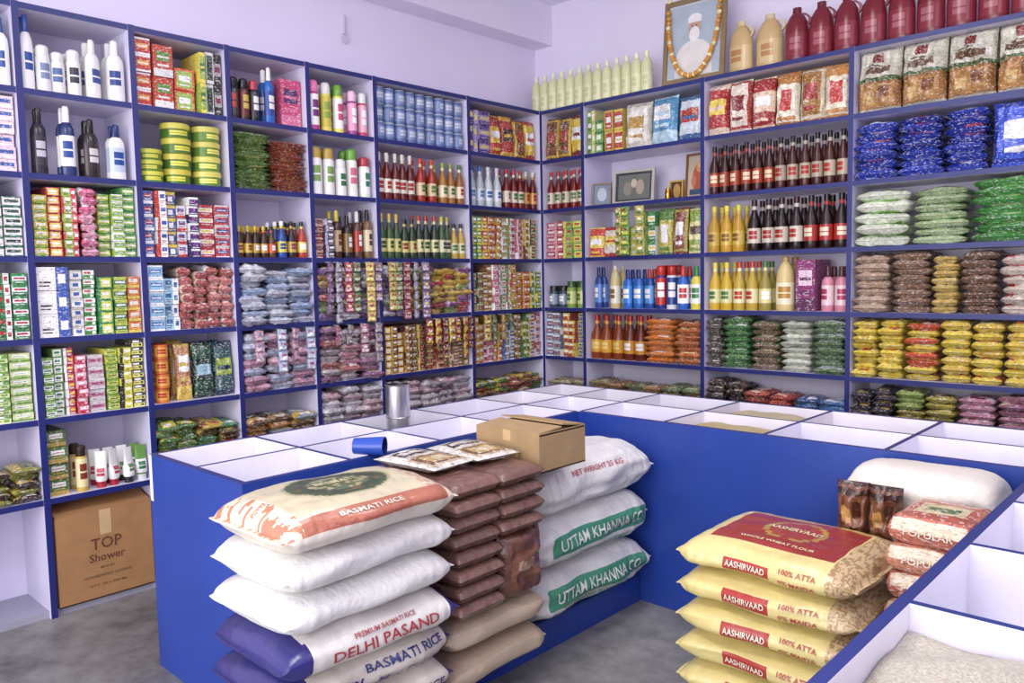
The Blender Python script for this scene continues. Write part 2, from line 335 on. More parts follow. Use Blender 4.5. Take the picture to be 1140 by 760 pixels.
# C3
bottles('L',4,6,0,.4,'deodorant_can_row','spray',.026,.2,[('2A272C','1A1A1E','3A363C','C04030'),('3A2A28','111111','6A2A2A','D8B84A'),('222228','C04050','3A363C','FFFFFF')])
bottles('L',4,6,.42,.68,'mouthwash_bottle_row','shampoo',.03,.28,[('2A6AC0',W,'2B4FA0',W),('3A8AD0','1D2F70',W,'2B4FA0')],sq=.7)
boxes('L',4,6,.7,1,'sanitary_pad_carton_stack',.12,.24,[('D8487A','E87AA0','5A2A6A',1)])
pstack('L',4,5,0,.5,'henna_pouch_stack',.2,.022,[('5A7A38','8FAA50','C8D080')],fill=.95)
pstack('L',4,5,.5,1,'henna_pouch_stack',.2,.022,[('96452E','B8603A','D8A060')],fill=.85)
bottles('L',4,4,0,.55,'syrup_bottle_row','sauce',.021,.16,[('4A2A1C','C8B84A','D8B84A','8A3A2A'),('3A2418','E0B83A','C89A3A','FFFFFF'),('5A3A20','222222','D8502A','FFFFFF')],rows=3)
bottles('L',4,4,.56,1,'syrup_bottle_row','sauce',.025,.19,[('2B4FA0','FFFFFF','E8D84A','2B4FA0'),('2A2026','111111','C8A84A','8F3050'),('B03A2A','222222','E8C85A','FFFFFF')],rows=3)
PL=[('9FB0CC','D4DDEA','6F8FC0'),('B9BACB','E2E4EE','C890A0'),('8FA6C8','D0D8E8','F0F0F4'),('C0C4D4','A8B8D8','7F90B8'),('C8CAD2','E8E8EE','9FB0CC')]
pstack('L',4,3,0,1,'sanitary_pad_packet_stack',.135,.036,PL,mix=True,d0=-.02)
pstack('L',4,2,0,1,'diaper_packet_stack',.13,.04,[('D8A0B4','F0D0DA','A8B8D8'),('A8B4CC','D8A0B4','F0F0F4'),('C890A8','E8C8D4','8FA6C8'),('B8BED0','E0E4F0','D090A8')],mix=True,d0=-.02)
pstack('L',4,1,0,1,'dried_snack_packet_stack',.13,.034,[('B87A3A','E8D0A0','6A3A20'),('6A4A2A','C8A060','FFFFFF'),('8A929A','E0B83A','FFFFFF')],fill=.7,mix=True,d0=-.01)
# C4
bottles('L',5,6,0,.6,'floor_cleaner_bottle_row','spray',.03,.26,[('B8408A','E87AB0','F4F3F0','7A2A80'),('F0E060','F4F3F0','D8C84A','8FB03A'),('E8E46A','6FA83A',W,'D84A7A'),('6FA83A',W,'D8E06A','2F7A48')])
bottles('L',5,6,.62,1,'room_spray_can_row','spray',.027,.24,[('9A4A90','F0C0D8','E8A0C0','FFFFFF'),('D84A6A',W,'F4B8C8','FFFFFF'),(W,'6FA83A','B8D080','2F7A48',.9)])
bottles('L',5,5,0,1,'talc_bottle_row','spray',.033,.25,[(W,'C8A84A',W,'7FA850'),(W,W,'F4F3F0','2F7A48',.8),(W,'6FA83A','E8EEE0','D86A8A',1.05),('E8F0E0','B83A4A',W,'3A8A5A',.9)])
boxes('L',5,4,0,.3,'razor_carton_stack',.05,.035,[('B0302E','F0D8C0','222222'),('4A3A5A','C8C0D8','FFFFFF'),('8A2A50','E8C8B8','F2D24A')],fill=.8)
bottles('L',5,4,.32,1,'syrup_bottle_row','shampoo',.028,.26,[('4A2A22','D8C84A','C8B08A','8A3A2A'),('2E2420','222222','8A6A3A','FFFFFF',.9),('5A3A30','D8D8D8','B03A2A','FFFFFF'),('7A5A3A','1A1A1A','D8C8A0','3A2A22',1.05)])
MX=[('B090B0','E8D8E4','8A3A60'),('8AA070','C8D0B0','6A3A70'),('C05A64','E8B0B0','FFFFFF'),('7F5A98','C0B0D0','E8D84A'),('B8B4BE','E4E0E8','C05070'),('B08848','E0C890','8A2A30'),('C8C6CC','F0F0F2','8A6A90')]
pstack('L',5,3,0,1,'incense_packet_stack',.12,.036,MX,mix=True,d0=-.02)
pstack('L',5,2,0,1,'pulse_packet_stack',.12,.038,[('C08090','E8D0D4','F4F3F0'),('9A6A90','D0B8C8','E8D84A'),('BDB0B4','E4DCE0','A05060'),('B06060','E8C0A0','FFFFFF')],mix=True,d0=-.02)
pstack('L',5,1,0,1,'pulse_packet_stack',.13,.038,[('BDB8BE','E4E0E4','A890A8'),('C0A0A8','E8D8DC','B06A70')],mix=True,d0=-.02)
# C5
bottles('L',6,6,0,1,'drinks_can_stack','can',.036,.098,[('5A72A8','C8CDD8','7F92C0','C8D0E0')],rows=2,stack=3)
bottles('L',6,5,0,.42,'ketchup_bottle_row','sauce',.028,.27,[('6A1A16','E8E0D0','E8E0D0','B02A20')])
bottles('L',6,5,.43,.68,'sauce_bottle_row','sauce',.03,.26,[('A82E1E','D8402A','E8C8A0','5A8A3A')])
bottles('L',6,5,.69,1,'vinegar_bottle_row','sauce',.029,.25,[('A8702E','8FA83A','E8D8B0','3F7A3A'),('986030','3F7A3A','F0E0C0','B02A20')])
bottles('L',6,4,0,1,'oil_bottle_row','sauce',.027,.26,[('3A5A30','D8B84A','D8D080','2F5A28'),('2A4028','2A2A2A','C8C070','8A2A20',.9),('2A3A2A','B83A2A','E0D8A0','2F5A28'),('3F5A34','C8B84A','D8D8B0','3A3A3A'),('C8A84A','2A2A2A','E8E0B0','3F7A3A',.85)])
pstack('L',6,3,0,.25,'incense_packet_stack',.1,.034,MX,mix=True,d0=-.02)
pstack('L',6,3,.26,1,'toffee_packet_stack',.11,.034,[('D8B23A','F0E080','B83A48'),('8A4A90','E0C0E0','F2D24A'),('C0384A','F2D24A','FFFFFF'),('D8B84A','8A4A80','FFFFFF'),('8FAA50','E8E0A0','B83A48')],mix=True,d0=-.01)
boxes('L',6,2,0,1,'spice_carton_stack',.05,.04,[('8A3A28','F2D24A','FFFFFF'),('B8862E','5A2A1A','F0E0C0'),('5A2E22','E8C85A','C8402A'),('C8502A','F2E0A0','3A2A1A'),('A0522E','F0E0C0','2F7A48'),('6A2A2A','E0B83A','FFFFFF')])
pstack('L',6,1,0,1,'rice_flake_packet_stack',.14,.04,[('C8A8B0','E8D8DC','A87880'),('B8B0B8','E0DCE4','B08088')],mix=True,d0=-.01)
SM=[('8A6A98','D8C8E0','E8D84A'),('B8B4C4','E8E4F0','8A3A70'),('A83A50','E8B0B8','F0E0A0'),('6A8A58','D0D8B0','B83A48'),('C8A850','F0E080','8A2A50')]
strips('L',2.42,2.8,1.50,6,5,SM,'hanging_sachet_strips')
strips('L',2.84,3.15,1.50,5,5,SM[::-1],'hanging_sachet_strips')
strips('L',2.0,2.38,1.16,4,3,[('C890A8','F0D8E0','8FA6C8'),('A8B4D0','E8E8F0','C05070')],'hanging_sachet_strips')
strips('L',3.12,3.54,1.16,7,4,[('B83A2A','E8C84A','FFFFFF'),('D8A83A','B83A2A','F4E8B0'),('8A2A30','E8C85A','FFFFFF'),('D8B84A','8A5A1A','FFFFFF')],'hanging_sachet_strips',w=.045,h=.05)
strips('L',2.45,2.8,1.16,4,3,[('B06A80','E8D0D4','F4F3F0'),('9A8A9A','D0C8D0','E8D84A')],'hanging_sachet_strips')
strips('L',3.6,3.9,1.16,4,3,[('C8A850','F0E080','8A2A50'),('6A8A58','D0D8B0','B83A48')],'hanging_sachet_strips')
# C6
boxes('L',7,6,0,.3,'detergent_carton_stack',.1,.09,[('5A3A90','B0A0D8','F2E060')])
ubags('L',7,6,.31,.66,'tea_bag_row',.13,.27,[('C8301E','F2C23A','FFFFFF',0),('B82A1E','E8B03A','3A1A10',5)],t=.06)
ubags('L',7,6,.67,1,'crisp_bag_row',.12,.27,[('E0B42A','8A5A1A','B83A28',3),('EDCB3A','C8402A','FFFFFF',5)],t=.06)
bottles('L',7,5,0,.48,'water_bottle_row','sauce',.031,.26,[('B8C4CC','3A6AB0','D8E4EC','5A8AC0'),('C8D0D4','D8D8E0','E4E8EC','3A6AB0')])
bottles('L',7,5,.5,1,'ketchup_bottle_row','sauce',.028,.26,[('7A1E1A','C8302A','E8D8C0','3F7A3A'),('6A1A18','E8E0D0','D8A050','B02A20')])
GX=[('4F8A48','E8E24A','FFFFFF'),('C8402A','F2D24A','FFFFFF'),('C8A83A','B83A28','FFFFFF'),('8FB85A','FFFFFF','C8402A'),('D87A8A','FFFFFF','8A2A50'),('8A5A3A','E8C85A','FFFFFF'),('3A5A3A','D8D8A0','C8402A')]
boxes('L',7,4,0,1,'spice_carton_stack',.045,.045,GX)
boxes('L',7,3,0,1,'spice_carton_stack',.045,.05,GX[::-1])
boxes('L',7,2,0,1,'masala_carton_stack',.045,.05,[GX[2],GX[4],GX[1],('3A6AB0','FFFFFF','E0B83A'),GX[5],GX[0],('E8E4DC','C8402A','3A6AB0')])
pstack('L',7,1,0,1,'noodle_packet_stack',.115,.03,[('8A5A3A','E8C85A','C8402A'),('4F7A3A','E8D84A','FFFFFF'),('A84A3A','F0E0C0','FFFFFF')],fill=.75,mix=True)
# ---------- products RIGHT
ubags('R',0,6,0,1,'potato_chip_bag_row',.12,.28,[('E0B42A','7A4A1A','B83A28',3),('EDCB3A','8A2A1A','FFFFFF',5)],t=.06)
bottles('R',0,5,0,1,'tomato_sauce_bottle_row','sauce',.028,.26,[('7A1E1A','C8302A','D8C8B0','3F7A3A')])
boxes('R',0,4,0,1,'mosquito_coil_carton_stack',.08,.05,[('B83A48','E8A0A8','FFFFFF'),('8FB85A','E8E24A','C8402A')])
bottles('R',0,3,0,.5,'chutney_jar_row','jar',.035,.15,[('3A4A5A','222222','8FA0B0','FFFFFF')])
bottles('R',0,3,.5,1,'pickle_jar_row','jar',.035,.18,[('7FA04A','2F5A28','C8D080','3F7A3A')])
boxes('R',0,2,0,1,'soup_carton_stack',.06,.05,[('5A7AA0','FFFFFF','C8402A'),('B8402E','F2D24A','FFFFFF'),('8A8AB0','E8E24A','2B4FA0')])
pstack('R',0,1,0,1,'papad_packet_stack',.12,.03,[('B0A878','E0DCC0','8A6A3A')],fill=.6)
boxes('R',1,6,0,.16,'green_tea_carton_stack',.065,.07,[('6FA83A','E8E28A','FFFFFF'),('8FC04A','2F7A48','FFFFFF')],fill=.9)
boxes('R',1,6,.17,.34,'custard_carton_stack',.07,.13,[('D8B84A','C8402A','FFFFFF'),('C8402A','F2D24A','FFFFFF')],fill=.95)
ubags('R',1,6,.36,.58,'milk_powder_bag_row',.17,.29,[('EDE4D0','F8F4E8','C89A3A',3)],t=.09)
ubags('R',1,6,.58,.8,'salt_bag_row',.18,.29,[('4F9AC8','BFE0F0','F4F3F0',1)],t=.09)
ubags('R',1,6,.8,1,'salt_bag_row',.15,.27,[('D8E4EC','3A6AA0','C8402A',5)],t=.07)
ubags('R',1,4,0,.28,'noodle_bag_row',.11,.2,[('D8402A','F2D24A','FFFFFF',0),('E8E0D0','C8302A','F2D24A',5)],t=.05,rows=3)
boxes('R',1,4,.3,.46,'biscuit_carton_stack',.13,.045,[('6FA83A','E8E84A','FFFFFF')],fill=.6)
boxes('R',1,4,.48,.62,'glucose_carton_stack',.055,.09,[('8FB83A','F2EA6A','C8402A'),('3F8A48','F4F3F0','F2D24A')])
ubags('R',1,4,.63,1,'snack_pouch_row',.1,.28,[('C8BC3A','5A8A2A','FFFFFF',4),('B8A83A','8A3A2A','FFFFFF',3),('8FAA3A','E8E4A0','5A3A1A',0)],t=.05)
strips('R',-3.04,-2.80,1.83,3,4,[('C8B84A','5A8A2A','FFFFFF'),('6FA83A','E8E84A','C8402A')],'hanging_candy_strips',w=.06,h=.06)
bottles('R',1,3,0,.16,'toilet_cleaner_bottle_row','shampoo',.034,.27,[('2A4A9A','1D2F70','5A8AD8','FFFFFF')],sq=.7)
bottles('R',1,3,.17,.3,'phenyl_bottle_row','jug',.036,.28,[('D8C88A','E8E0C0','F4F0D8','8A6A2A')])
bottles('R',1,3,.31,.6,'toilet_cleaner_bottle_row','shampoo',.036,.25,[('2A6AC8','1D2F80','3A8AE0','FFFFFF'),('2450A8','C8302A','5AA0E8','FFFFFF')],sq=.7)
bottles('R',1,3,.61,.78,'glass_cleaner_bottle_row','spray',.034,.27,[('1D2F80','C8302A','C8302A','FFFFFF'),('E8E8EC','C8302A','2A4A9A','FFFFFF')])
bottles('R',1,3,.79,1,'dish_soap_bottle_row','shampoo',.036,.26,[('2A60C0','C8302A','FFFFFF','C8302A'),('E8D84A','2F8A48','FFFFFF','2F8A48')],sq=.7)
bottles('R',1,2,0,.52,'honey_bottle_row','sauce',.042,.29,[('8A3A14','B8201C','E0A030','F0D070'),('6A2410','B8201C','D8902A','FFFFFF')])
pstack('R',1,2,.53,.78,'turmeric_packet_stack',.22,.034,[('E07A22','F2A23A','FFFFFF')],fill=.95)
pstack('R',1,2,.79,1,'chilli_packet_stack',.18,.036,[('C8682A','E8D8A0','8A2A1A')],fill=.95)
pstack('R',1,1,0,1,'bean_packet_stack',.15,.036,[('9A8A5A','C8C090','5A6A3A'),('6A7A4A','B0B880','8A5A3A'),('A87A4A','D8C8A0','7A3A2A')],fill=.68,mix=True)
CB=[('B8302A','E8D0B8','F2D24A',5),('C03A2E','F0E0D0','8A1A1A',3),('A82A26','E8C8A8','FFFFFF',0),('EDE4CC','B8782E','C8302A',4),('E8DCC0','A8722A','B03028',3),('E4D8BC','C8883A','C8302A',4)]
ubags('R',2,6,0,1,'snack_bag_row',.135,.29,CB,t=.09)
bottles('R',2,5,0,1,'rose_syrup_bottle_row','sauce',.031,.28,[('3A120E','2A0E0C','A84028','F0D8B0'),('451812','1A0A08','B8A890','B02A20')])
bottles('R',2,4,0,.28,'mustard_oil_bottle_row','sauce',.036,.27,[('C89A2A','E8D84A','D8B84A','8A5A1A')])
bottles('R',2,4,.3,1,'soy_sauce_bottle_row','sauce',.038,.29,[('1E0E0C','3A1412','D8CCB8','B02A20'),('2A1210','1A0A08','B8302A','F0E0C0')])
bottles('R',2,3,0,.48,'cooking_oil_bottle_row','sauce',.036,.28,[('D8B02A','E8D84A','E8E0A0','3F7A3A'),('C8A83A','D0402A','F4E8B0','C8302A'),('9A8A3A','3F7A3A','E0D890','FFFFFF')])
bottles('R',2,3,.5,.64,'ghee_jar_row','jug',.052,.3,[('D8C080','C8A050','F0E4C0','B8862A')])
boxes('R',2,3,.66,.8,'perfume_carton_stack',.1,.28,[('8A2A6A','5A2050','E8C8D8',1)])
bottles('R',2,3,.82,1,'rose_water_bottle_row','shampoo',.034,.24,[('D88A9A','5A2A30','F4D0D8','B83A5A')])
pstack('R',2,2,0,.12,'lentil_packet_stack',.1,.037,[('5A5048','C8C0B0','FFFFFF')])
pstack('R',2,2,.13,.34,'lentil_packet_stack',.16,.037,[('3F7A3A','8FB860','FFFFFF')])
pstack('R',2,2,.35,.56,'lentil_packet_stack',.16,.037,[('7A6248','4F7A3A','C8B89A')])
pstack('R',2,2,.57,.78,'lentil_packet_stack',.16,.037,[('C8CCB8','E8ECD8','4F8A48')])
pstack('R',2,2,.79,1,'lentil_packet_stack',.16,.037,[('5A7A4A','D4D8DC','A8B0B8')])
pstack('R',2,1,0,.3,'bean_packet_stack',.12,.034,[('3A2E2A','8A6A5A','C8B8A0')],fill=.85)
pstack('R',2,1,.31,.65,'rajma_packet_stack',.14,.034,[('A83A2A','D8785A','F0D8C0')],fill=.75)
pstack('R',2,1,.66,1,'salt_packet_stack',.14,.034,[('3A6AA8','A8C8E0','FFFFFF')],fill=.7)
a,b,z=cell('R',3,6,0,1); mb=MB(); n=4; st=(b-a)/n
for i in range(n):
    rc=[(.0,.0,1,.46,'A87238'),(.1,.06,.9,.42,'C08A46'),(.2,.12,.45,.3,'DDB46A'),(.55,.2,.8,.38,'8A5428'),(.0,.46,1,.52,'4F6A32'),(.18,.58,.82,.68,'6A4A2A'),(.25,.7,.6,.72,'6A4A2A'),(.38,.76,.62,.9,'8A2A22')]
    for k in range(2): mb.t=J(.9,1.03); pouch(mb,um('R',a+st*(i+.5),.06+k*.1,z,J(-.12,.12),-.06),st*1.0,.312,.125,'DAD6C2',rc,nu=14,nv=14,edge='C8C4B0',crk=.26)
mb.build('namkeen_bag_row',M_foil,angle=70)
DT=[('2038A8','4A6AE0','E8E8F4'),('1C3098','3A5AD0','D84A5A')]
pstack('R',3,5,0,.25,'detergent_packet_stack',.2,.043,DT,mix=True)
pstack('R',3,5,.25,.5,'detergent_packet_stack',.2,.043,DT,mix=True)
pstack('R',3,5,.5,.73,'detergent_packet_stack',.2,.043,DT,mix=True)
ubags('R',3,5,.74,1,'rice_bag_row',.22,.31,[('1E3AA8','3A5AD8','F4F3F0',3)],t=.11,rows=2)
pstack('R',3,4,0,.33,'sugar_packet_stack',.27,.055,[('DDE2CC','8FC05A','6AA83A')])
pstack('R',3,4,.34,.64,'poha_packet_stack',.26,.038,[('A8BC88','4A8A48','D0D8C0')])
pstack('R',3,4,.65,1,'pea_packet_stack',.26,.042,[('3E8A3A','6AAA50','C0D8A0')])
pstack('R',3,3,0,.22,'wheat_packet_stack',.2,.04,[('B89A80','D0B8A0','8A6A54')])
pstack('R',3,3,.23,.45,'gram_packet_stack',.2,.036,[('8A6A52','B09078','6A4A38')])
pstack('R',3,3,.46,.6,'dal_packet_stack',.12,.036,[('C8A850','D8C890','8A7A3A')])
pstack('R',3,3,.61,.8,'gram_packet_stack',.18,.036,[('7A5A46','A08468','5A4234')])
pstack('R',3,3,.81,1,'flour_packet_stack',.18,.045,[('C8B8A8','B83A2E','E8E0D8')])
pstack('R',3,2,0,.3,'gram_flour_packet_stack',.14,.038,[('E4C83A','F2E06A','B8402A')])
pstack('R',3,2,.31,.5,'vermicelli_packet_stack',.15,.038,[('D05030','E8C83A','F4E8C8'),('E4C83A','B8402A','F4E8C8')],mix=True)
pstack('R',3,2,.51,1,'gram_flour_packet_stack',.14,.04,[('E8CC40','F0E070','A83A28'),('DDB838','E8D868','F4F0D8'),('E8CC40','D8502A','F0E070')],mix=True)
pstack('R',3,1,0,.25,'cardamom_packet_stack',.12,.032,[('3A3040','8A7A6A','C8A84A')],fill=.95)
pstack('R',3,1,.26,.6,'raisin_packet_stack',.13,.032,[('A89A3A','5A4A2A','D8D080'),('8AA04A','C8C880','5A4A2A')],fill=.95,mix=True)
pstack('R',3,1,.61,1,'peanut_packet_stack',.13,.034,[('B87A90','E0C0CC','8A3A50'),('A86A80','E8D0B0','8A3A50')],fill=.98)
for r,cs in ((6,[('E4DCC4','8A5A2A','B03028')]),(5,[('1E3AA8','3A5AD8','F4F3F0')]),(4,[('3E8A3A','6AAA50','C0D8A0')]),(3,[('C8B8A8','B83A2E','E8E0D8')]),(2,[('DCC440','F0E070','A83A28')]),(1,[('A86A80','E8D0B0','8A3A50')])):
    pstack('R',4,r,0,1,'grocery_packet_stack',.2,.045,cs)
# ---------- top of shelves
def toprow(name,xs,kind,rad,h,cols,d=.12,sq=1.,handle=None):
    mb=MB()
    for i,x in enumerate(xs):
        mb.t=J(.92,1.04); M=um('R',x,d,RZ[7]+.0145,J(-.2,.2)); lathe(mb,M,kind,rad,h,cols[i%len(cols)],sq,seg=20)
        if handle:
            pts=[(rad*(.55+.55*math.sin(math.pi*t/8)),h*(.62+.26*t/8)) for t in range(9)]
            for (x0,z0),(x1,z1) in zip(pts,pts[1:]):
                for k in range(1):
                    V=[(px+dx,dy,pz) for (px,pz) in((x0,z0),(x1,z1)) for dx,dy in((-.008,-.009),(.008,-.009),(.008,.009),(-.008,.009))]
                    mb.add(V,[(0,1,5,4),(1,2,6,5),(2,3,7,6),(3,0,4,7)],handle,M)
    return mb.build(name,M_plastic)
toprow('squash_bottle_row',[-3.80+i*.077 for i in range(13)],'squash',.0365,.27,[('DDE0AC','E8ECC8','E4E6B8','D0D69A')])
toprow('coconut_oil_jar_row',[-3.72+i*.12 for i in range(3)],'jar',.045,.16,[('C8B07A','3F7A3A','E8E0C8','8A6A3A')],d=.24)
toprow('edible_oil_jug_row',[-2.245,-2.07],'jug',.076,.31,[('D0B078','D8C49A','D8BE88','C08A50')],d=.14,sq=.7,handle='D8C49A')
toprow('rose_sherbet_jug_row',[-1.905+i*.135 for i in range(14)],'jug',.064,.30,[('7A1E2C','6A1824','8A2A38','A8606A')],d=.12,sq=.8,handle='7A1E2C')
def frame(name,M,w,h,fr,fcol,pic,depth=.02,mat=None):
    mb=MB()
    gbox(mb,-w/2,w/2,0,depth,0,fr,fcol,M);gbox(mb,-w/2,w/2,0,depth,h-fr,h,fcol,M)
    gbox(mb,-w/2,-w/2+fr,0,depth,fr,h-fr,fcol,M);gbox(mb,w/2-fr,w/2,0,depth,fr,h-fr,fcol,M)
    gbox(mb,-w/2+fr,w/2-fr,depth*.6,depth,fr,h-fr,pic[0][1],M)
    for k,(kind,c,cx,cz,rx,rz) in enumerate(pic[1:]):
        y=depth*.6-.0008*(k+1); n=28
        if kind=='e': V=[(cx*w+rx*w*math.cos(2*math.pi*i/n),y,cz*h+rz*h*math.sin(2*math.pi*i/n)) for i in range(n)]
        else: V=[(cx*w-rx*w,y,cz*h-rz*h),(cx*w+rx*w,y,cz*h-rz*h),(cx*w+rx*w,y,cz*h+rz*h),(cx*w-rx*w,y,cz*h+rz*h)]
        mb.add(V,[tuple(range(len(V)))],c,M)
    return mb
def sphere(mb,M,r,col,n=6,m=8):
    V=[];F=[]
    for i in range(n+1):
        t=math.pi*i/n
        for k in range(m): V.append((r*math.sin(t)*math.cos(2*math.pi*k/m),r*math.sin(t)*math.sin(2*math.pi*k/m),r*math.cos(t)))
    for i in range(n):
        for k in range(m): F.append((i*m+k,(i+1)*m+k,(i+1)*m+(k+1)%m,i*m+(k+1)%m))
    mb.add(V,F,col,M)
FM=um('R',-2.50,.02,RZ[7]+.013,.05,-.10)
mb=frame('f',FM,.40,.50,.028,'8A7450',[('bg','C9CED2'),('r','AEBBC8',0,.5,.42,.42),('e','E2DED8',0,.26,.30,.24),('r','DCD8D2',0,.14,.30,.07),('e','C8A08A',0,.64,.10,.11),('e','EAE8E4',0,.56,.085,.09),('r','EFEDEA',0,.735,.11,.035),('e','EFEDEA',0,.755,.10,.05),('e','4A3A34',-.035,.66,.012,.008),('e','4A3A34',.035,.66,.012,.008)])
for i in range(60):
    t=i/59; a=math.pi*(t)
    x=-.165*math.cos(a); zz=.48-.45*math.sin(a)**.75
    if i in(0,59): zz=.5
    mb.t=J(.85,1.1)
    sphere(mb,FM@Matrix.Translation((x+J(-.003,.003),-.015,zz)),.0145,'D8902A' if i%4 else 'F0E0A0')
mb.build('garlanded_portrait_frame',M_print,angle=40)
mb=frame('a',um('R',-2.98,.1,RZ[5]+.0125,.1,-.1),.30,.22,.018,'B8B4AA',[('bg','3A3E44'),('r','6A7068',0,.5,.38,.36),('e','8A8478',-.15,.45,.10,.2),('e','A89A88',.15,.48,.10,.22),('e','C8B8A0',0,.6,.07,.13)])
mb.build('shrine_picture_frame',M_print)
mb=frame('a',um('R',-3.2,.06,RZ[5]+.0125,.3,-.1),.13,.15,.01,'8A7A6A',[('bg','7A8A9A'),('e','B8C0C8',0,.5,.25,.3)])
mb.build('shrine_picture_frame',M_print)
mb=frame('a',um('R',-2.54,.16,RZ[5]+.0125,-.1,-.08),.2,.28,.012,'8A5A3A',[('bg','C8B8A0'),('e','B8603E',0,.45,.28,.34),('e','D89A60',0,.7,.14,.12),('r','3A5A6A',0,.16,.35,.06),('e','E0C080',0,.74,.07,.06),('e','C87A5A',-.2,.4,.1,.12),('e','C87A5A',.2,.4,.1,.12)])
mb.build('deity_print',M_print)
mb=frame('a',um('R',-2.72,.2,RZ[5]+.0125,0,-.05),.1,.13,.01,'C8A84A',[('bg','5A3A2A'),('e','C89A50',0,.5,.25,.35)])
mb.build('shrine_picture_frame',M_print)
mb=MB(); lathe(mb,um('R',-2.70,.08,RZ[5]+.0125),'jar',.02,.07,('B8862E','C89A3A','A8762A','D8B050')); mb.build('brass_incense_holder',M_metal)
mb=MB(); 
for i in range(16):
    a=2*math.pi*i/16; sphere(mb,Matrix.Translation((-3.975,2.86+.02*math.cos(a),2.82+.03*math.sin(a))),.006,'D0CCD8',4,6)
gbox(mb,-3.99,-3.972,2.857,2.863,2.85,2.95,'C8C4D0')
mb.build('wall_hook',M_plastic)
# ---------- counter
CH=.79; TB=.62
mb=MB(); XA0,XA1,YA0=-2.907,-2.231,1.17; YB0,YB1=2.81,3.50; XC0,XC1,YC0=-.47,.21,.35
WI='E9E6F4'
gbox(mb,XA0,XA1,YA0,YB1,0,TB,BLUE,pz=WI); gbox(mb,XA1,XC0,YB0,YB1,0,TB,BLUE,pz=WI); gbox(mb,XC0,XC1,YC0,YB1,0,TB,BLUE,pz=WI)
T=.024
def rim(x0,x1,y0,y1,**k): gbox(mb,x0,x1,y0,y1,TB,CH,WI,pz='26357F',**k)
rim(XA0,XA0+T,YA0,YB1,nx=BLUE); rim(XA0+T,XA1-T,YA0,YA0+T,ny=BLUE); rim(XA1-T,XA1,YA0,YB0,px=BLUE,ny=BLUE)
rim(XA0+T,XC1,YB1-T,YB1,py=BLUE); rim(XA1,XC0,YB0,YB0+T,ny=BLUE); rim(XC0,XC0+T,YC0,YB0+T,nx=BLUE,ny=BLUE)
rim(XC1-T,XC1,YC0,YB1-T,px=BLUE); rim(XC0+T,XC1-T,YC0,YC0+T,ny=BLUE)
d=.009
xm=(XA0+XA1)/2; rim(xm-d,xm+d,YA0+T,YB1-T)
ysA=[YA0+(YB0-YA0)*i/4 for i in range(1,5)]+[(YB0+YB1)/2]
for y in ysA: rim(XA0+T,xm-d,y-d,y+d); rim(xm+d,XA1-T if y<YB0-.05 else XA1-.012,y-d,y+d)
ym=(YB0+YB1)/2
xsB=[XA1+(XC0-XA1)*i/4 for i in range(0,5)]
for x in xsB: rim(x-d,x+d,YB0+T,YB1-T)
for i in range(4): rim(xsB[i]+d,xsB[i+1]-d,ym-d,ym+d)
xc=(XC0+XC1)/2; rim(xc-d,xc+d,YC0+T,YB1-T)
ysC=[2.81,2.39,1.96,1.54,1.13,.74]
for y in ysC: rim(XC0+T,xc-d,y-d,y+d); rim(xc+d,XC1-T,y-d,y+d)
mb.build('display_counter',M_counter,smooth=False)
slab('counter_plinth',XA1+.001,-1.90,1.56,2.80,0,.118,M_counter,BLUE)
def heap(name,x0,x1,y0,y1,z,col,amp=.02,n=26,peak=.03):
    V=[];F=[];mb=MB();sd=J(0,50)
    for j in range(n+1):
        for i in range(n+1):
            u=i/n;v=j/n; x=x0+(x1-x0)*u;y=y0+(y1-y0)*v
            V.append((x,y,z+amp*noise.noise(Vector((x*9,y*9,sd)))+peak*(1-(2*u-1)**2)*(1-(2*v-1)**2)))
    for j in range(n):
        for i in range(n):
            k=j*(n+1)+i; F.append((k,k+1,k+n+2,k+n+1))
    b=len(V)
    V+= [(x0,y0,TB+.001),(x1,y0,TB+.001),(x1,y1,TB+.001),(x0,y1,TB+.001)]
    for (idx,p,q) in (([i for i in range(n+1)],b,b+1),([ (j)*(n+1)+n for j in range(n+1)],b+1,b+2),([n*(n+1)+n-i for i in range(n+1)],b+2,b+3),([(n-j)*(n+1) for j in range(n+1)],b+3,b)):
        F.append(tuple([p,q]+idx[::-1]))
    mb.add(V,F,col); return mb.build(name,M_grain,angle=80)
g=.002
def cA(i,side):
    ys=[YA0+T-d]+ysA+[YB1-T+d]
    x0,x1=(XA0+T,xm-d) if side==0 else (xm+d,XA1-T)
    return x0+g,x1-g,ys[i]+d+g,ys[i+1]-d-g
def cBc(i,side):
    y0,y1=(YB0+T,ym-d) if side==0 else (ym+d,YB1-T)
    return xsB[i]+d+g,xsB[i+1]-d-g,y0+g,y1-g
def cC(y0,y1,side):
    x0,x1=(XC0+T,xc-d) if side==0 else (xc+d,XC1-T)
    return x0+g,x1-g,y0+d+g,y1-d-g
heap('green_gram_heap',*cA(2,0),.71,'8A9080')
heap('rice_heap',*cA(4,0),.72,'DAD2B8')
heap('rice_heap',*cA(5,0),.70,'D8CFB0')
heap('rice_heap',*cA(5,1),.70,'D8CFB0')
heap('split_lentil_heap',*cBc(1,0),.74,'D4C08A')
heap('split_lentil_heap',*cBc(1,1),.745,'D8C8A0')
heap('wheat_heap',*cBc(2,1),.71,'CDBB92')
heap('chickpea_heap',*cBc(0,1),.68,'D8D0C0')
heap('sugar_heap',*cC(1.13,1.54,0),.735,'DCD4C0')
heap('sugar_heap',*cC(1.13,1.54,1),.735,'DCD4C0')
heap('sugar_heap',*cC(.74,1.13,0),.735,'D2C9B2')
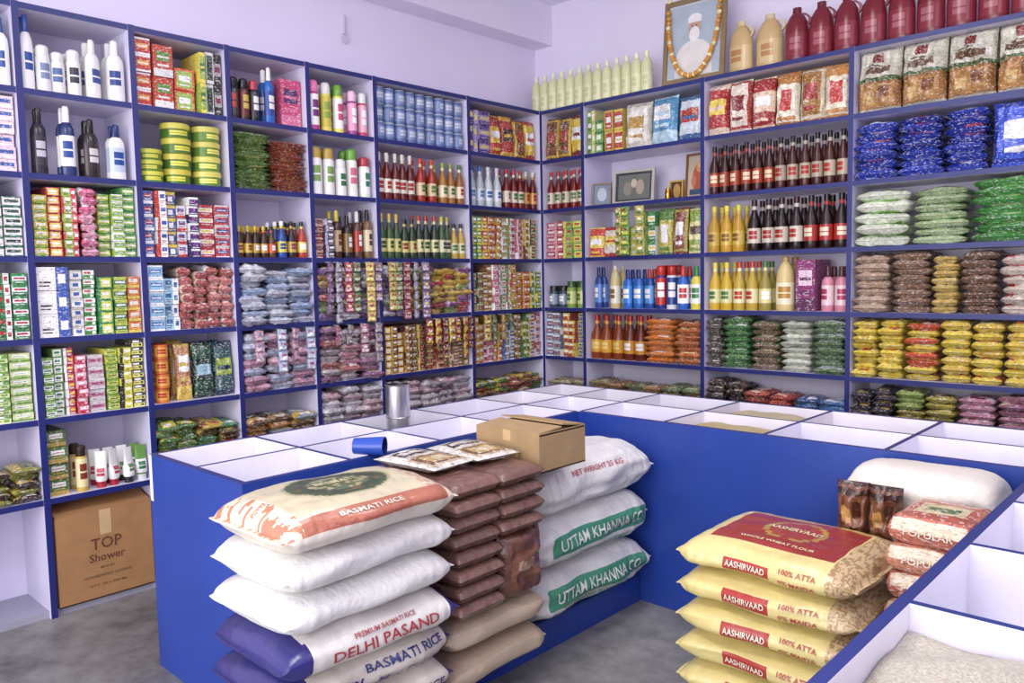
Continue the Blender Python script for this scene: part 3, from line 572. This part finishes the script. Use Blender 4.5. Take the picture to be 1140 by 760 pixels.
def cyl(mb,M,r0,r1,z0,z1,col,n=32):
    V=[(r0*math.cos(2*math.pi*i/n),r0*math.sin(2*math.pi*i/n),z0) for i in range(n)]+[(r1*math.cos(2*math.pi*i/n),r1*math.sin(2*math.pi*i/n),z1) for i in range(n)]
    mb.add(V,[(i,(i+1)%n,n+(i+1)%n,n+i) for i in range(n)],col,M)
mb=MB(); M0=Matrix.Translation((-2.71,2.16,.745))
cyl(mb,M0,.052,.052,0,.20,'D8D8DC');cyl(mb,M0,.052,.055,.20,.204,'E0E0E0');cyl(mb,M0,.055,.05,.204,.206,'E0E0E0');cyl(mb,M0,.05,.05,.206,.01,'A0A0A4');cyl(mb,M0,.05,.0,.01,.01,'A0A0A4');cyl(mb,M0,.0,.052,0,0,'A0A0A4')
cyl(mb,M0,.052,.054,.06,.063,'E0E0E0');cyl(mb,M0,.054,.052,.063,.066,'E0E0E0')
mb.build('steel_measuring_tin',M_metal)
mb=MB(); M0=Matrix.Translation((-2.255,1.66,CH+.032))@Matrix.Rotation(math.radians(35),4,'Z')@Matrix.Rotation(math.radians(90),4,'Y')
cyl(mb,M0,.028,.034,-.05,.06,'2A50B8');cyl(mb,M0,.034,.031,.06,.06,'2A50B8');cyl(mb,M0,.031,.025,.06,-.045,'1A3070');cyl(mb,M0,.025,0,-.045,-.045,'1A3070');cyl(mb,M0,0,.028,-.05,-.05,'2A50B8')
for i in range(12):
    a=math.pi*i/11; sphere(mb,M0@Matrix.Translation((0,.03+.025*math.sin(a),.035*math.cos(a))),.006,'2A50B8',5,6)
mb.build('plastic_mug',M_plastic,angle=50)
# ---------- text
_tc={}
def text2d(s,bold=.012):
    if s in _tc: return _tc[s]
    cu=bpy.data.curves.new('t','FONT'); cu.body=s; cu.align_x='CENTER'; cu.align_y='CENTER'; cu.size=1; cu.offset=bold; cu.resolution_u=2
    ob=bpy.data.objects.new('t',cu); scene.collection.objects.link(ob); bpy.context.view_layer.update()
    dg=bpy.context.evaluated_depsgraph_get(); me=bpy.data.meshes.new_from_object(ob.evaluated_get(dg))
    import bmesh
    bm=bmesh.new(); bm.from_mesh(me); bmesh.ops.triangulate(bm,faces=bm.faces)
    bmesh.ops.subdivide_edges(bm,edges=[e for e in bm.edges if e.calc_length()>.25],cuts=2,use_grid_fill=False)
    bmesh.ops.triangulate(bm,faces=bm.faces)
    bm.verts.index_update()
    V=np.array([v.co[:2] for v in bm.verts]); F=[tuple(v.index for v in f.verts) for f in bm.faces]
    bm.free(); bpy.data.objects.remove(ob); bpy.data.meshes.remove(me)
    _tc[s]=(V,F); return V,F
def flat_text(mb,M,s,size,col,width=None):
    V,F=text2d(s); w=np.ptp(V[:,0]); sx=size if width is None else width/w
    mb.add([(x*sx,-.0015,z*size) for x,z in V],F,col,M)
# ---------- sacks
class Sack:
    def __init__(s,M,L,Wd,H,n=2.8,seed=0,wr=.005,endp=9,lump=.009):
        s.M,s.L,s.W,s.H,s.n,s.sd,s.wr,s.ep,s.lump=M,L,Wd,H,n,seed,wr,endp,lump; s.mb=MB()
    def wh(s,t):
        a=min(1,abs(t)); 
        return s.W*(1-.10*min(1,a/.95)**9+.015*math.sin(t*5+s.sd)), s.H*(.93*max(0,1-min(1,a/.95)**s.ep)**.5+.07)
    def disp(s,x,y,z):
        q=noise.noise(Vector((x*5+s.sd,y*5,z*5)))*s.lump
        q+=noise.noise(Vector((x*20+s.sd*3,y*8,z*20)))*s.wr
        q+=abs(noise.noise(Vector((x*11+s.sd,y*26,z*8))))*s.wr*.9*min(1,(abs(y)/s.L)**2+.25)
        return q
    def pt(s,t,xf,zf,off=0):
        w,h=s.wh(t); x=xf*w;z=zf*h;y=t*s.L
        q=s.disp(x,y,z)+off; e=abs(t)**4
        r=Vector((xf*abs(xf)**1.2,0,zf*abs(zf)**1.2)); 
        if r.length>1e-6:r.normalize()
        return (x+r.x*q*1.3+ (noise.noise(Vector((y*4,s.sd,z*30)))*.008), y+.012*noise.noise(Vector((x*9,s.sd+7,2)))*e, z+r.z*q*.55*(1-.5*e)-.006*abs(t)**3)
    def skin(s,colfn,ns=44,nt=44):
        V=[];F=[];C=[];n=s.n;info=[]
        ss=[]
        for i in range(ns+1):
            t=-1+2*i/ns; t=math.copysign(abs(t)**.75,t); ss.append(t)
        for t in ss:
            for j in range(nt):
                a=2*math.pi*j/nt; c=math.cos(a);d_=math.sin(a)
                xf=math.copysign(abs(c)**(2/n),c);zf=math.copysign(abs(d_)**(2/n),d_)
                V.append(s.pt(t,xf,zf)); info.append((xf,zf))
        for i in range(ns):
            for j in range(nt):
                j2=(j+1)%nt; F.append((i*nt+j,i*nt+j2,(i+1)*nt+j2,(i+1)*nt+j))
                C.append(colfn((ss[i]+ss[i+1])/2,(info[j][0]+info[j2][0])/2,(info[j][1]+info[j2][1])/2))
        F.append(tuple(range(nt))[::-1]);C.append(C[0]);F.append(tuple(range(ns*nt,ns*nt+nt)));C.append(C[-2])
        F=[f[::-1] for f in F]
        s.mb.add(V,F,C,s.M)
    def side_text(s,txt,t0,z0,size,col,width=None,sign=1,bold=.012):
        V,F=text2d(txt,bold); w=np.ptp(V[:,0]); sx=size if width is None else width/w; o=[]
        for x,y in V:
            zf=max(-.97,min(.97,z0+y*size/s.H)); xf=(1-abs(zf)**s.n)**(1/s.n)
            o.append(s.pt(t0+x*sx/s.L,xf*sign,zf,.0035))
        s.mb.add(o,F,col,s.M)
    def top_text(s,txt,t0,x0,size,col,width=None,rot=0):
        V,F=text2d(txt); w=np.ptp(V[:,0]); sx=size if width is None else width/w; o=[]
        for x,y in V:
            xf=max(-.97,min(.97,x0-y*size/s.W)); zf=(1-abs(xf)**s.n)**(1/s.n)
            o.append(s.pt(t0+x*sx/s.L,xf,zf,.004))
        s.mb.add(o,F,col,s.M)
    def build(s,name,mat): return s.mb.build(name,mat,angle=70)
TR=Matrix.Translation; RZm=lambda a:Matrix.Rotation(math.radians(a),4,'Z')
WS='E0DEDA'
# stack 1
p=.105; X1,Y1=-1.84,1.24
for k in range(8):
    z=p*(k+.5)
    S=Sack(TR((X1+J(-.014,.014),Y1+J(-.014,.014),z))@RZm(J(-2.5,2.5)),.282,.195,.060,seed=k*3.7+1,n=2.4,wr=.008,lump=.012)
    if k==7:
        def cf(t,xf,zf):
            if zf<.1: return 'D8D0C0'
            e=(t/.60)**2+(xf/.60)**2
            if e<.30: return '5A6A4A' if noise.noise(Vector((t*14,xf*14,0)))>-.1 else 'A8A078'
            if e<.62: return '3A4A38' if noise.noise(Vector((t*9,xf*9,3)))>-.25 else '6A5A3A'
            if e<.80: return '46583E'
            if e<.9: return 'A8A880'
            if t<-.78: return 'C07A5A' if noise.noise(Vector((t*9,xf*12,4)))>.05 else 'DDD0B6'
            if xf>.82: return 'B46A52' if abs(t)<.85 else 'DDD0B6'
            if xf<-.87: return 'B46A52'
            return 'CFC3A2' if t<.68 else ('C49C86' if noise.noise(Vector((t*12,xf*10,9)))>-.1 else 'D8C8AC')
        S.skin(cf,130,120)
        S.top_text('BASMATI',-.02,-.02,.035,'D8CFA0',.13); S.top_text('BASMATI RICE',-.05,.90,.016,'E8DCC8',.2)
        S.side_text('LONG GRAIN RICE',-.1,.2,.018,'A85848',.26); S.top_text('SONA',-.87,.1,.03,'F0E0D0',.05)
        S.build('rice_sack',M_poly)
    elif k in(5,6):
        S.skin(lambda t,xf,zf:WS,60,56); S.build('rice_sack',M_sack)
    elif k==4:
        S.skin(lambda t,xf,zf:'322E74' if (t<-.35 and xf<.3) or t<-.8+.1*xf else ('322E74' if t>.85 else 'DDD9D2'),60,50)
        S.side_text('DELHI PASAND',.08,-.05,.038,'A8343E',.34); S.side_text('PREMIUM BASMATI RICE',.08,.45,.014,'A8343E',.2); S.build('rice_sack',M_poly)
    else:
        S.skin(lambda t,xf,zf:'322E74' if t<-.72 or (xf<0) else ('322E74' if t>.9 else 'D8D0C2'),60,50)
        if k==3: S.side_text('BASMATI RICE',.33,.32,.028,'2A2F7A',.27); S.side_text('Mini Dubar',.33,-.36,.026,'2A2F7A',.2); S.side_text('Unity',-.42,-.1,.055,'2A2F7A',.13)
        else: S.side_text('Unity',-.42,-.1,.055,'2A2F7A',.13); S.side_text('BASMATI RICE',.33,.0,.032,'2A2F7A',.27)
        S.build('rice_sack',M_poly)
# stack 2
for k in range(2):
    S=Sack(TR((-1.935,1.775,.124+.118*(k+.5)))@RZm(J(-1,1)),.225,.215,.06,seed=30+k*5,n=2.8)
    S.skin(lambda t,xf,zf:'C2AD94' if (xf>.5 and abs(zf)<.4) else 'B8A088',44,40); S.build('wheat_sack',M_sack)
def brick(mb,M,w,d,h,base,rects):
    us=gridlines(rects,0,[0,.02,.06,.12,.3,.5,.7,.88,.94,.98,1]);vs=gridlines(rects,1,[0,.02,.06,.12,.3,.5,.7,.88,.94,.98,1]);sd=J(0,90)
    for sg in(1,-1):
        V=[];F=[];C=[]
        for v in vs:
            for u in us:
                a=abs(2*u-1);b=abs(2*v-1); pz=max(0,1-a**9)**.4*max(0,1-b**9)**.4
                kx=1+.02*noise.noise(Vector((v*9,sd,0))); ky=.008*noise.noise(Vector((u*9,sd,5)))
                V.append(((u-.5)*w*kx,(v)*d+ky,h/2+sg*(h/2*pz*(1+.14*noise.noise(Vector((u*6+sd,v*6,sg)))))))
        n=len(us)
        for j in range(len(vs)-1):
            for i in range(n-1):
                f=(j*n+i,j*n+i+1,(j+1)*n+i+1,(j+1)*n+i); F.append(f if sg>0 else f[::-1])
                C.append(colat(rects,base,(us[i]+us[i+1])/2,(vs[j]+vs[j+1])/2) if sg>0 else base)
        mb.add(V,F,C,M)
mb=MB(); zb=.124+.236+.006; hb=.053
BR='6E4A40'
for col in range(2):
    y0=1.56+col*.202
    for q in range(8):
        if col==1 and q<4: continue
        mb.t=J(.85,1.08)
        brick(mb,TR((-1.915+J(-.008,.008),y0+J(-.003,.003),zb+q*hb))@RZm(J(-1.2,1.2)),.43,.198,hb*1.06,BR,[(.8,.0,1,1,'7E5A50'),(.0,.35,.75,.65,'84604F')])
for q in range(3):
    mb.t=J(.9,1.1)
    M=TR((-1.705-.07*q-.035,1.865,zb))@Matrix.Rotation(math.pi/2,4,'Z')
    pouch(mb,M,.2,4*hb,.075,'6A4338',[(.15,.3,.85,.7,'7F5244'),(.3,.42,.7,.56,'A88A70')],q=.3,nu=9,nv=9,edge='5A352B',crk=.25)
mb.t=1
for q in range(4): brick(mb,TR((-2.02,1.77,zb+q*hb)),.18,.19,hb,BR,[])
mb.build('tea_brick_stack',M_wrap,angle=60)
mb=MB(); zt=zb+8*hb+.006
for i,(dx,dy,ro) in enumerate(((-.0,0,4),(.02,.2,-5))):
    rc=[(.06,.06,.94,.5,'C0A888'),(.12,.1,.88,.46,'7A5A3E'),(.22,.14,.78,.42,'C8A460'),(.3,.2,.7,.36,'E0D0A8'),(.15,.58,.85,.82,'4A3A36'),(.22,.66,.78,.75,'ECE6DC')]
    pouch(mb,TR((-1.965+dx,1.665+dy,zt+.018))@RZm(90+ro)@TR((0,-.14,0))@Matrix.Rotation(math.pi/2,4,'X')@Matrix.Scale(-1,4,(0,0,1)),.185,.28,.034,'DDD7CC',rc,nu=9,nv=9)
mb.build('rice_packet_pair',M_foil,angle=60)
# stack 3
for k in range(3):
    S=Sack(TR((-2.01+J(-.01,.01),2.412,.124+.2*(k+.5)))@RZm(J(-1.5,1.5)),.372,.195,.107,seed=60+k*9,n=2.3,lump=.016,wr=.012)
    if k<2:
        S.skin(lambda t,xf,zf:('4A9A78' if (xf>.3 and -.30<zf<.36 and -.78<t<.84) else WS),90,90)
        S.side_text('UTTAM KHANNA CO',.03,.03,.06,'E4E6DE',.52); S.side_text('UTTARAKHAND FLOUR MILLS',0,-.55,.022,'4A9A78',.4)
    else:
        def cf(t,xf,zf):
            if zf>0:
                e=math.hypot(t*S.L+.05,xf*S.W+.03)
                if .115<e<.121: return 'C4606A'
            return WS
        S.skin(cf,130,130)
        S.top_text('SHAKTI BHOG',-.14,-.35,.03,'C0505A',.16); S.top_text('PREMIUM QUALITY',-.14,.35,.02,'C0505A',.16); S.top_text('SUGAR',-.14,0,.05,'C0505A',.14); S.side_text('NET WEIGHT 25 KG',0,.45,.025,'C05058',.3)
    S.build('flour_sack',M_sack)
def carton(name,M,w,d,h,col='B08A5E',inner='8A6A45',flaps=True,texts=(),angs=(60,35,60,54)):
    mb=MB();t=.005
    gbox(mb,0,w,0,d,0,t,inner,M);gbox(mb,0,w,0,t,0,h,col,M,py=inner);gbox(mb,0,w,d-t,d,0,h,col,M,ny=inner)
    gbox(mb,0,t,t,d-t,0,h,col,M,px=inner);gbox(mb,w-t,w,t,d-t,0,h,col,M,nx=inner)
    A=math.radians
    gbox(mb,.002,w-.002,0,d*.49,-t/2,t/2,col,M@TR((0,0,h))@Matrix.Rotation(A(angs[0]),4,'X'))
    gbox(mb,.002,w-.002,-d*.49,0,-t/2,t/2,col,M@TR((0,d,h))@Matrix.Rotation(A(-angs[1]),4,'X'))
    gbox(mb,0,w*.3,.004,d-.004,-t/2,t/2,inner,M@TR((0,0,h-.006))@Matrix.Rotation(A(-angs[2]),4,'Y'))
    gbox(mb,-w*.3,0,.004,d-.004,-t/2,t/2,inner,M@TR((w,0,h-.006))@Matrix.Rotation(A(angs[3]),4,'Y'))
    gbox(mb,w*.44,w*.56,-.0008,0,h*.72,h,'C8A878',M)
    for (s,x,z,size,wd,c) in texts: flat_text(mb,M@TR((x,0,z)),s,size,c,wd)
    return mb.build(name,M_card,smooth=False)
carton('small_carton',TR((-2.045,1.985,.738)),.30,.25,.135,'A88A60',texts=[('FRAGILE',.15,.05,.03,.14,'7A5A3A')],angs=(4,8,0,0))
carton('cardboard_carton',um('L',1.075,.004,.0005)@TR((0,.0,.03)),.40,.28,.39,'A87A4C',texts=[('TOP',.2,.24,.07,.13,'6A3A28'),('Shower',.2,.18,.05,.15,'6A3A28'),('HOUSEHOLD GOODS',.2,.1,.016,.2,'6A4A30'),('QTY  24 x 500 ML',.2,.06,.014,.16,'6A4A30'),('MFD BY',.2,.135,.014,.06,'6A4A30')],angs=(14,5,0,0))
# yellow flour stack
YL='DECC84'
for k in range(7):
    S=Sack(TR((-.955+J(-.01,.01),2.185+J(-.01,.01),.092*(k+.5)))@RZm(-90+J(-1.5,1.5)),.262,.218,.05,seed=100+k*4.3,n=2.6,wr=.007)
    def cf(t,xf,zf,k=k):
        if t>.70: return 'A88656' if noise.noise(Vector((t*40,xf*30,zf*9+k)))>.08 else 'CDB284'
        if zf>.3 and k==6:
            if -.72<t<.68 and -.80<xf<.62:
                r=(t/.34)**2+((xf+.1)/.42)**2
                if r<1: return 'B08A3A' if r>.7 else 'A03830'
                if xf<-.62: return 'C8A860'
                return '9A2E2C'
            return 'DECC84'
        if xf>.3 and abs(zf)<.42 and -.40<t<.12: return 'B03A32'
        return YL
    S.skin(cf,100,96)
    S.side_text('AASHIRVAAD',-.14,.0,.024,'F0E6CC',.12); S.side_text('100% ATTA',.42,.28,.018,'B04038',.1); S.side_text('0% MAIDA',.42,-.3,.018,'B04038',.1)
    if k==6: S.top_text('AASHIRVAAD',0,-.1,.04,'F0E2B0',.16); S.top_text('WHOLE WHEAT FLOUR',0,.48,.02,'F0E2B0',.22)
    S.build('flour_bag',M_poly)
for k in range(5):
    S=Sack(TR((-.735,2.655,.158*(k+.5)))@RZm(-90+J(-2,2)),.225,.132,.083,seed=200+k*4.3,n=2.5,lump=.012,wr=.008)
    S.skin(lambda t,xf,zf:'DDD5C8',50,46); S.build('grain_sack',M_sack)
mb=MB()
for q in range(10):
    z=q*.076
    mb.t=J(.9,1.05)
    M=TR((-.595+J(-.01,.01),2.17+J(-.008,.008),z))@RZm(J(-4,4))
    brick(mb,M,.2,.24,.08,'C8705A' if q%2 else 'D08A6A',[(.1,.1,.9,.9,'B85A4C'),(.2,.3,.8,.7,'DCC8A0'),(.3,.42,.7,.58,'5A7A4A'),(.05,.0,.95,.05,'E0C8A8')])
    if q>5: flat_text(mb,M@TR((0,-.004,.04)),'POPULAR',.025,'F4E0C0',.12)
mb.build('semolina_packet_pile',M_foil,angle=60)
mb=MB()
for q in range(4):
    for i in range(2): mb.t=J(.8,1.15); pouch(mb,TR((-.885+i*.095,2.468,q*.19))@RZm(J(-8,8)),.095,.188,.07,'6A3E2C',[(.1,.25,.9,.75,'7A4A30'),(.2,.35,.5,.6,'B8864A'),(.55,.45,.8,.7,'4A2418'),(0,.8,1,.9,'3A2018')],nu=8,nv=10,edge='3A2018',crk=.35)
mb.build('date_packet_stack',M_wrap,angle=60)
# ---------- lights
def tube(x,y,rot,power):
    e=bpy.data.objects.new('tube_light',None); scene.collection.objects.link(e); e.location=(x,y,3.30); e.rotation_euler=(0,0,rot)
    mb=MB(); gbox(mb,-.62,.62,-.03,.03,.0,.045,'EDEDED'); mb.build('batten',M_plastic,parent=e,smooth=False)
    mb=MB(); cyl(mb,Matrix.Translation((0,0,-.018))@Matrix.Rotation(math.pi/2,4,'Y'),.014,.014,-.58,.58,'FFFFFF',16)
    o=mb.build('tube',M_tube,parent=e)
    l=bpy.data.lights.new('tube_lamp','AREA'); l.shape='RECTANGLE'; l.size=1.4; l.size_y=.5; l.energy=power; l.color=(.99,.98,1)
    lo=bpy.data.objects.new('tube_lamp',l); scene.collection.objects.link(lo); lo.parent=e; lo.location=(0,0,-.06)
M_tube=bpy.data.materials.new('tube_glow'); M_tube.use_nodes=True
M_tube.node_tree.nodes['Principled BSDF'].inputs['Emission Color'].default_value=(1,1,1,1); M_tube.node_tree.nodes['Principled BSDF'].inputs['Emission Strength'].default_value=4
tube(-1.6,2.2,math.pi/2,25); tube(-1.0,.2,0,40); tube(.6,2.4,math.pi/2,14)
l=bpy.data.lights.new('shopfront_daylight','AREA'); l.shape='RECTANGLE'; l.size=5; l.size_y=2.8; l.energy=205; l.color=(1,.99,1)
lo=bpy.data.objects.new('shopfront_daylight',l); scene.collection.objects.link(lo); lo.location=(-.5,-2.9,1.6); lo.rotation_euler=(math.radians(88),0,0)
w=bpy.data.worlds.new('sky'); scene.world=w; w.use_nodes=True
w.node_tree.nodes['Background'].inputs[0].default_value=(.97,.96,1,1); w.node_tree.nodes['Background'].inputs[1].default_value=1.1
scene.view_settings.view_transform='Standard'; scene.view_settings.look='None'
# ---------- camera
cd=bpy.data.cameras.new('camera'); cam=bpy.data.objects.new('camera',cd); scene.collection.objects.link(cam); scene.camera=cam
cd.sensor_width=36; cd.lens=888/1140*36; cd.clip_start=.05
cam.matrix_world=Matrix(((.7307,-.0407,.6816,0),(.6829,.0712,-.7271,0),(-.0189,.99675,.0798,1.4),(0,0,0,1)))
print('OBJS',len(scene.objects))
